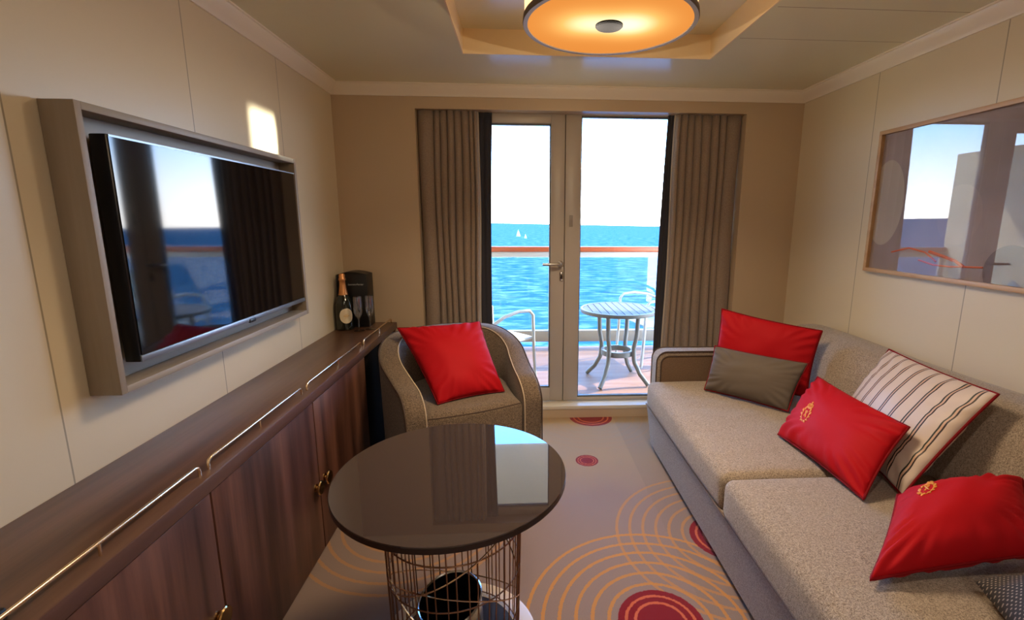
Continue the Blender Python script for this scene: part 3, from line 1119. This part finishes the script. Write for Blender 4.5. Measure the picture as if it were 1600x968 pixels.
loops = []
for inset, z in ((0.10, 0.20), (0.0, 0.20), (0.0, 0.405), (0.006, 0.424), (0.022, 0.437), (0.05, 0.444), (0.16, 0.452), (0.26, 0.455)):
    R = RI - inset
    lp = []
    for k in range(33):
        a = -PI / 2 + PI * k / 32
        Rk = R - taper(abs(a) * RO)
        p = AC - AF * Rk * math.cos(a) + AS * Rk * math.sin(a)
        lp.append((p.x, p.y, z))
    Lf = LEN - 0.015 - inset
    arc_ = PI * RO / 2
    for k in range(1, 8):
        p = AC + AS * (R - taper(arc_ + Lf * k / 8)) + AF * (Lf * k / 8)
        lp.append((p.x, p.y, z))
    for k in range(0, 13):
        p = AC + AS * ((R - taper(arc_ + Lf)) * (1 - 2 * k / 12)) + AF * (Lf + 0.02 * math.sin(PI * k / 12))
        lp.append((p.x, p.y, z))
    for k in range(1, 8):
        p = AC - AS * (R - taper(arc_ + Lf * (1 - k / 8))) + AF * (Lf * (1 - k / 8))
        lp.append((p.x, p.y, z))
    loops.append(lp)
nl = len(loops[0])
vs = [p for lp in loops for p in lp]
fs = []
for i in range(len(loops) - 1):
    for k in range(nl):
        fs.append((i * nl + k, i * nl + (k + 1) % nl, (i + 1) * nl + (k + 1) % nl, (i + 1) * nl + k))
fs.append(tuple(range(nl))); fs.append(tuple((len(loops) - 1) * nl + k for k in range(nl))[::-1])
m.add(vs, fs)
m.build('seat_cushion', M_tweed_d, ch, angle=60)
pts = [loops[3][k] for k in range(40, 53)]
MB().tube([(x, y, z - 0.004) for x, y, z in pts], 0.0032, 8).build('seat_piping', M_pipe_d, ch)
for sx_, fy_ in ((-0.26, -0.22), (0.26, -0.22), (-0.30, 0.24), (0.30, 0.24)):
    p = AC + AS * sx_ + AF * fy_
    MB().lathe([(0, 0), (0.018, 0), (0.024, 0.06), (0, 0.06)], (p.x, p.y, 0), 16).build('leg', M_black, ch)
b = MB()
lp0 = [(x, y, 0.05) for x, y, z in loops[0]]
lp1 = [(x, y, 0.21) for x, y, z in loops[0]]
b.add(lp0 + lp1, [tuple(range(nl)), tuple(range(nl, 2 * nl))] + [(k, (k + 1) % nl, nl + (k + 1) % nl, nl + k) for k in range(nl)])
b.build('seat_base', M_tweed_d, ch)

# ------------------------------------------------------------------ round coffee table with wire cage
TC = (-0.203, 1.306)
TZ, TR_ = 0.600, 0.336
tb = thing('coffee_table', 'round dark glass-topped table on a bronze wire cage in front of the armchair', 'table', (TC[0], TC[1], 0))
MB().lathe([(0, TZ - 0.004), (0, TZ), (TR_ - 0.001, TZ), (TR_ - 0.001, TZ - 0.004)], (TC[0], TC[1], 0), 128).build('tabletop', M_tabletop, tb, angle=10)
MB().lathe([(0, TZ - 0.0042), (TR_, TZ - 0.0042), (TR_, TZ - 0.018), (TR_ - 0.004, TZ - 0.020), (0, TZ - 0.020)], (TC[0], TC[1], 0), 128).build('top_edge', M_darkedge, tb)
CR0, CR1 = 0.205, 0.192


def cage(a, z):
    t = (z - 0.02) / (TZ - 0.04)
    R = CR1 + (CR0 - CR1) * t
    return (TC[0] + R * math.cos(a), TC[1] + R * math.sin(a), z)


NR = 44
for k in range(NR):
    a = 2 * PI * (k + (0.16 if k % 2 else 0)) / NR
    MB().tube([cage(a, 0.025), cage(a + 0.02, 0.3), cage(a, TZ - 0.021)], 0.0021, 6).build('wire', M_bronze, tb)
for z in (0.545, 0.44, 0.30, 0.03):
    MB().tube([cage(2 * PI * k / 72, z) for k in range(72)], 0.0024, 6, closed=True).build('ring', M_bronze, tb)
for ph, zc, am in ((0.3, 0.42, 0.12), (2.4, 0.30, 0.15), (4.4, 0.22, 0.13)):
    MB().tube([cage(2 * PI * k / 72, zc + am * math.cos(2 * PI * k / 72 - ph)) for k in range(72)], 0.0022, 6, closed=True).build('hoop', M_rail, tb)
MB().lathe([(0, 0.0), (0.252, 0.0), (0.255, 0.006), (0.253, 0.018), (0.245, 0.022), (0, 0.022)], (TC[0], TC[1] - 0.01, 0), 96).build('base_plate', M_cream, tb)
MB().lathe([(0, 0.0221), (0.186, 0.0221), (0.186, 0.026), (0, 0.026)], (TC[0], TC[1] - 0.01, 0), 64).build('base_disc', M_darkedge, tb)

bk = thing('ice_bucket', 'tilted black bucket with chrome rim standing inside the wire table base', 'bucket', (-0.185, 1.25, 0.026))
tilt = Matrix.Rotation(math.radians(-8), 3, 'Y') @ Matrix.Rotation(math.radians(9), 3, 'X')
bz = (-0.184, 1.262, 0.040)
MB().lathe([(0, 0), (0.066, 0), (0.070, 0.006), (0.094, 0.198), (0.0905, 0.198), (0.067, 0.01), (0, 0.008)], bz, 48, mat=tilt).build('body', M_chrome, bk)
MB().lathe([(0, 0.0095), (0.066, 0.011), (0.0900, 0.1965)], bz, 48, mat=tilt).build('inner_wall', M_black, bk)
MB().lathe([(0.0950, 0.196), (0.0965, 0.200), (0.0925, 0.203), (0.0893, 0.200), (0.0905, 0.196)], bz, 48, close=True, mat=tilt).build('rim', M_chrome, bk)

# ------------------------------------------------------------------ ceiling lamp
LC = (0.318, 1.80)
LZ, LR = 2.000, 0.300
lp = thing('ceiling_lamp', 'large round drum ceiling lamp with glowing amber diffuser in the ceiling recess', 'lamp', (LC[0], LC[1], LZ))
me_ = Mat('amber_diffuser', rgb(240, 190, 130), 0.5)
v_ = me_.pos()
sx = me_.N('ShaderNodeSeparateXYZ'); me_.L(v_, sx.inputs[0])


def hot(cx, cy, w_):
    dx = me_.math('SUBTRACT', sx.outputs[0], cx); dy = me_.math('SUBTRACT', sx.outputs[1], cy)
    q = me_.math('ADD', me_.math('MULTIPLY', dx, dx), me_.math('MULTIPLY', dy, dy))
    return me_.math('EXPONENT', me_.math('MULTIPLY', q, -1.0 / (w_ * w_)))


hh = me_.math('ADD', hot(LC[0] + 0.075, LC[1] - 0.005, 0.105), me_.math('MULTIPLY', hot(LC[0] - 0.085, LC[1] + 0.0, 0.10), 0.75))
ec = me_.ramp(hh, [(0.0, (0.72, 0.25, 0.045, 1)), (0.4, (0.72, 0.38, 0.10, 1)), (1.0, (0.75, 0.62, 0.38, 1))])
me_.L(ec, me_.p.inputs['Emission Color'])
me_.L(me_.math('MULTIPLY_ADD', hh, 0.65, 0.80), me_.p.inputs['Emission Strength'])
me_.p.inputs['Base Color'].default_value = (0.006, 0.003, 0.001, 1); me_.p.inputs['Specular IOR Level'].default_value = 0.0; me_.p.inputs['Roughness'].default_value = 1.0
MB().lathe([(0, LZ + 0.004), (LR - 0.010, LZ + 0.004), (LR - 0.010, LZ + 0.008), (0, LZ + 0.008)], (LC[0], LC[1], 0), 96).build('diffuser', me_.m, lp)
M_shade = Mat('lamp_shade', rgb(222, 190, 146), 0.7)
M_shade.p.inputs['Emission Color'].default_value = (1.0, 0.62, 0.28, 1)
M_shade.p.inputs['Emission Strength'].default_value = 1.3
MB().lathe([(LR - 0.004, LZ + 0.014), (LR - 0.004, RZ - 0.002), (LR - 0.008, RZ - 0.002), (LR - 0.008, LZ + 0.014)], (LC[0], LC[1], 0), 96, close=True).build('shade', M_shade.m, lp)
M_rim = Mat('grey_rim', rgb(110, 104, 102), 0.5, 0.0, spec=0.3).m
MB().lathe([(LR - 0.014, LZ), (LR + 0.001, LZ), (LR + 0.003, LZ + 0.004), (LR + 0.001, LZ + 0.022), (LR - 0.004, LZ + 0.022), (LR - 0.012, LZ + 0.010)], (LC[0], LC[1], 0), 96, close=True).build('rim', M_rim, lp)
MB().lathe([(0, LZ - 0.006), (0.044, LZ - 0.006), (0.048, LZ - 0.002), (0.048, LZ + 0.003), (0, LZ + 0.003)], (LC[0], LC[1], 0), 48).build('centre_cap', Mat('dark_cap', (0.020, 0.022, 0.028, 1), 0.9, spec=0.0).m, lp)
light('AREA', 'lamp_light', (LC[0], LC[1], LZ - 0.012), (LC[0], LC[1], 0), 11.0, (1.0, 0.76, 0.50), shape='DISK', size=0.5, spread=math.radians(136))
for sx_ in (-0.08, 0.08):
    light('POINT', 'upper_wall_fill', (LC[0] + sx_, LC[1], LZ - 0.08), None, 3.0, (1.0, 0.78, 0.52), shadow_soft_size=0.0)  # unseen points added below the diffuser to brighten the upper walls

# made-up ceiling fill lights out of view, added to brighten the cabin
for i, (x, y, e) in enumerate(((0.35, 0.35, 5.0), (0.35, -1.3, 9.0))):
    dl = thing('fill_downlight', ('added unseen fill light in the ceiling just behind the round drum lamp', 'added unseen fill light in the ceiling at the far rear of the cabin')[i], 'light', (x, y, H - 0.004), 'added ceiling fill lights')
    MB().lathe([(0.045, H - 0.006), (0.062, H - 0.006), (0.062, H - 0.0005), (0.045, H - 0.0005)], (x, y, 0), 40, close=True).build('trim_ring', M_chrome, dl)
    em = Mat('fill_lens', (1, 0.8, 0.55, 1), 0.5)
    em.p.inputs['Emission Color'].default_value = (1, 0.78, 0.5, 1); em.p.inputs['Emission Strength'].default_value = 3
    MB().lathe([(0, H - 0.003), (0.045, H - 0.003), (0.045, H - 0.001), (0, H - 0.001)], (x, y, 0), 40).build('lens', em.m, dl)
    light('AREA', 'fill_lamp', (x, y, H - 0.02), (x + 0.0, y, 0), e, (1.0, 0.84, 0.68), shape='DISK', size=0.12)

# ------------------------------------------------------------------ framed picture
pf = thing('framed_picture', 'wide glazed picture in a pale oak frame on the right wall above the sofa', 'picture', (XR, 1.3, 1.087))
py0, py1, pz0, pz1 = 0.75, 2.335, 1.086, 1.762
FW, FD = 0.018, 0.030
b = MB()
b.box(XR - FD, XR - 0.001, py0, py1, pz0, pz0 + FW, 0.001); b.box(XR - FD, XR - 0.001, py0, py1, pz1 - FW, pz1, 0.001)
b.box(XR - FD, XR - 0.001, py0, py0 + FW, pz0 + FW, pz1 - FW, 0.001); b.box(XR - FD, XR - 0.001, py1 - FW, py1, pz0 + FW, pz1 - FW, 0.001)
b.build('frame', M_oak, pf)
art = Mat('abstract_print', rgb(120, 110, 112), 0.7)
tc = art.pos()
sx = art.N('ShaderNodeSeparateXYZ'); art.L(tc, sx.inputs[0])
AY, AZ = sx.outputs[1], sx.outputs[2]
c = art.ramp(art.noise(tc, 2.2, 3), [(0.3, rgb(128, 112, 110)), (0.7, rgb(168, 150, 146))])


def ell(cy, cz, ry, rz):
    a = art.math('DIVIDE', art.math('SUBTRACT', AY, cy), ry); b_ = art.math('DIVIDE', art.math('SUBTRACT', AZ, cz), rz)
    return art.math('LESS_THAN', art.math('ADD', art.math('MULTIPLY', a, a), art.math('MULTIPLY', b_, b_)), 1.0)


for (cy_, cz_, ry_, rz_, cc, al) in ((2.26, 1.42, 0.11, 0.20, rgb(190, 176, 160), 0.75), (1.86, 1.36, 0.10, 0.12, rgb(170, 148, 138), 0.5),
                                    (1.62, 1.15, 0.10, 0.10, rgb(92, 78, 80), 0.7)):
    c = art.mix(art.math('MULTIPLY', ell(cy_, cz_, ry_, rz_), al), c, cc)
art.col(c)
box(XR - 0.012, XR - 0.008, py0 + FW, py1 - FW, pz0 + FW, pz1 - FW).build('print', art.m, pf)
M_orange = Mat('orange_paint', rgb(208, 96, 54), 0.6).m
M_paper = Mat('paper_white_paint', rgb(206, 196, 190), 0.6).m
b = MB()
XA = XR - 0.0125


def stroke(pts, r):
    b.tube([(XA, y, z) for y, z in pts], r, 6)


stroke([(2.18, 1.19), (2.08, 1.215), (1.99, 1.20), (1.93, 1.165)], 0.004)
stroke([(1.97, 1.205), (1.90, 1.19), (1.84, 1.175), (1.80, 1.155)], 0.007)
stroke([(2.02, 1.165), (1.94, 1.150), (1.86, 1.150), (1.80, 1.155), (1.72, 1.160)], 0.004)
b.build('orange_strokes', M_orange, pf)
pg = Mat('picture_glass', (1, 1, 1, 1), 0.0)
box(XR - 0.022, XR - 0.020, py0 + FW, py1 - FW, pz0 + FW, pz1 - FW).build('glazing', glass('picture_glazing', 0.045), pf)

# ------------------------------------------------------------------ balcony
DZ = -0.05
struct(box(-1.35, 3.0, 3.24, 5.12, DZ - 0.1, DZ).build('floor_balcony', M_deck))
struct(box(-1.6, 7.0, 3.24, 5.15, 2.42, 2.55).build('ceiling_balcony', M_out_white))
struct(box(-1.25, -1.20, 3.245, 5.08, DZ, 2.05).build('partition_left', M_partition))
br = thing('balcony_railing', 'white balcony railing with varnished wooden handrail and clear panels facing the sea', 'railing', (0.5, 5.08, DZ))
box(-1.2, 3.0, 5.03, 5.10, 1.005, 1.060, bev=0.012, seg=3).build('handrail', M_handrail, br)
box(-1.2, 3.0, 5.055, 5.085, 0.948, 1.003, bev=0.004).build('top_rail', M_white_metal, br)
box(-1.2, 3.0, 5.05, 5.12, 0.02, 0.145, bev=0.006).build('bottom_rail', Mat('warm_rail_paint', rgb(150, 138, 118), 0.6).m, br)
for x in (-1.18, 0.33, 2.2):
    box(x - 0.02, x + 0.02, 5.058, 5.082, DZ, 0.95, bev=0.003).build('post', M_white_metal, br)
for x0, x1 in ((-1.155, 0.305), (0.355, 2.175)):
    box(x0, x1, 5.066, 5.073, 0.148, 0.945).build('glass_panel', M_glass, br)

# round slatted table
oc = (0.845, 3.96)
ot = thing('balcony_table', 'round slatted outdoor table with four curved metal legs on the balcony', 'table', (oc[0], oc[1], DZ))
OZ, OR_ = 0.595, 0.325
MB().lathe([(OR_ - 0.020, OZ - 0.03), (OR_, OZ - 0.03), (OR_ + 0.004, OZ - 0.015), (OR_, OZ), (OR_ - 0.020, OZ)], (oc[0], oc[1], 0), 64, close=True).build('rim', M_grey_metal, ot)
ns = 10
for k in range(ns):
    x0 = -OR_ + 0.022 + k * (2 * OR_ - 0.044) / ns
    x1 = x0 + (2 * OR_ - 0.044) / ns - 0.007
    xm = max(abs(x0), abs(x1))
    poly = []
    for x in (x0, (x0 + x1) / 2, x1):
        poly.append((oc[0] + x, oc[1] + math.sqrt(max(0, (OR_ - 0.021) ** 2 - x * x))))
    for x in (x1, (x0 + x1) / 2, x0):
        poly.append((oc[0] + x, oc[1] - math.sqrt(max(0, (OR_ - 0.021) ** 2 - x * x))))
    MB().prism(poly, 2, OZ - 0.018, OZ - 0.002).build('slat', M_slat, ot, smooth=False)
for k in range(4):
    a = PI / 4 + k * PI / 2 + 0.12
    pts = []
    for t in [i / 14 for i in range(15)]:
        z = OZ - 0.03 - (OZ - 0.03 - DZ - 0.012) * t
        kn = [(0, 0.185), (0.3, 0.178), (0.5, 0.155), (0.68, 0.160), (0.85, 0.215), (1.0, 0.300)]
        q = next(i for i in range(5) if t <= kn[i + 1][0] + 1e-9)
        w_ = (t - kn[q][0]) / (kn[q + 1][0] - kn[q][0])
        w_ = w_ * w_ * (3 - 2 * w_) * 0.4 + w_ * 0.6
        r_ = kn[q][1] + (kn[q + 1][1] - kn[q][1]) * w_
        pts.append((oc[0] + r_ * math.cos(a), oc[1] + r_ * math.sin(a), z))
    MB().tube(pts, 0.019, 10).build('leg', M_grey_metal, ot)
MB().lathe([(0.118, 0.19), (0.140, 0.19), (0.140, 0.235), (0.118, 0.235)], (oc[0], oc[1], 0), 40, close=True).build('brace_ring', M_grey_metal, ot)


def deck_chair(cx, cy, ang, label):
    r_ = thing('balcony_chair', label, 'chair', (cx, cy, DZ), 'metal balcony chairs')
    R_ = Matrix.Rotation(ang, 3, 'Z')

    def T_(p):
        return tuple(R_ @ Vector(p) + Vector((cx, cy, DZ)))
    # local: faces +x ; seat 0.45 wide
    for s in (-1, 1):
        y = s * 0.27
        m = MB().tube([T_(p) for p in [(0.27, y, 0.012), (0.25, y, 0.30), (0.24, y, 0.60), (0.20, y, 0.640), (0.08, y, 0.650), (-0.08, y, 0.625), (-0.24, y, 0.56), (-0.33, y, 0.47)]], 0.014, 10)
        m.build('arm_frame', M_white_metal, r_)
        m = MB().tube([T_(p) for p in [(-0.30, y * 0.9, 0.012), (-0.24, y * 0.9, 0.40), (-0.33, y * 0.9, 0.62), (-0.42, y * 0.9, 0.88)]], 0.013, 10)
        m.build('back_leg', M_white_metal, r_)
        MB().tube([T_((0.245, y * 0.92, 0.40)), T_((-0.25, y * 0.92, 0.385))], 0.012, 8).build('seat_rail', M_white_metal, r_)
    m = MB()
    G = []
    for i in range(9):
        t = i / 8
        G.append([T_((0.25 - 0.5 * t, yy, 0.405 - 0.035 * math.sin(PI * t))) for yy in (-0.235, -0.1, 0.1, 0.235)])
    m.grid(G)
    o = m.build('sling_seat', M_partition, r_)
    sm = o.modifiers.new('t', 'SOLIDIFY'); sm.thickness = 0.006
    m = MB()
    G = []
    for i in range(9):
        t = i / 8
        G.append([T_((-0.245 - 0.17 * t, yy, 0.42 + 0.46 * t)) for yy in (-0.235, -0.1, 0.1, 0.235)])
    m.grid(G)
    o = m.build('sling_back', M_partition, r_)
    sm = o.modifiers.new('t', 'SOLIDIFY'); sm.thickness = 0.006
    MB().tube([T_((-0.42, -0.24, 0.88)), T_((-0.42, 0.24, 0.88))], 0.013, 8).build('top_bar', M_white_metal, r_)
    return r_


deck_chair(-0.25, 3.95, 0.75, 'pale metal balcony chair seen through the door on the left, behind the armchair')
deck_chair(1.34, 4.60, PI + 0.25, 'pale metal balcony chair on the right behind the round slatted table')

# ------------------------------------------------------------------ sea
ms = Mat('sea_water', rgb(20, 120, 190), 0.30, spec=0.5)
v_ = ms.pos()
mp1 = ms.N('ShaderNodeMapping'); ms.L(v_, mp1.inputs[0]); mp1.inputs['Scale'].default_value = (0.11, 0.24, 0.1)
n1 = ms.noise(mp1.outputs[0], 1.0, 8, 0.65)
ms.p.inputs['Roughness'].default_value = 0.5
ms.col(ms.ramp(n1, [(0.36, (0.012, 0.062, 0.105, 1)), (0.50, (0.035, 0.105, 0.150, 1)), (0.62, (0.14, 0.20, 0.22, 1))]))
ms.p.inputs['Specular IOR Level'].default_value = 0.0
ms.bump(n1, 0.6, 1.0)
SZ = -25.0
m = MB()
m.add([(-6000, 6, 0), (6000, 6, 0), (6000, 4200, 0), (-6000, 4200, 0)], [(0, 1, 2, 3)])
sea = m.build('sea', ms.m, smooth=False)
sea.location = (0, 0, SZ)
sea.rotation_euler = (0, math.radians(0.9), 0)
sea['kind'] = 'structure'


def sailboat(x, y, h, label):
    z = SZ - math.tan(math.radians(0.9)) * x
    r_ = thing('sailboat', label, 'sailboat', (x, y, z), 'white sailboats on the water')
    MB().prism([(x - h * 0.30, z + h * 0.10), (x + h * 0.34, z + h * 0.12), (x + h * 0.24, z - 0.1), (x - h * 0.26, z - 0.1)], 1, y - h * 0.08, y + h * 0.08).build('hull', M_white_metal, r_, smooth=False)
    MB().prism([(x - h * 0.26, z + h * 0.16), (x + h * 0.02, z + h * 0.16), (x + h * 0.02, z + h)], 1, y - 0.06, y + 0.06).build('mainsail', M_sail, r_, smooth=False)
    MB().prism([(x + h * 0.06, z + h * 0.16), (x + h * 0.30, z + h * 0.16), (x + h * 0.06, z + h * 0.82)], 1, y - 0.06, y + 0.06).build('jib', M_sail, r_, smooth=False)
    MB().tube([(x + h * 0.04, y, z + h * 0.1), (x + h * 0.04, y, z + h * 1.02)], 0.1, 6).build('mast', M_white_metal, r_)


M_sail = Mat('white_sail', rgb(245, 245, 245), 0.8).m
sailboat(-2, 800, 12, 'small white sailboat on the sea seen through the left door pane')
sailboat(9, 720, 7, 'tiny white sailboat on the sea just right of the larger sailboat')
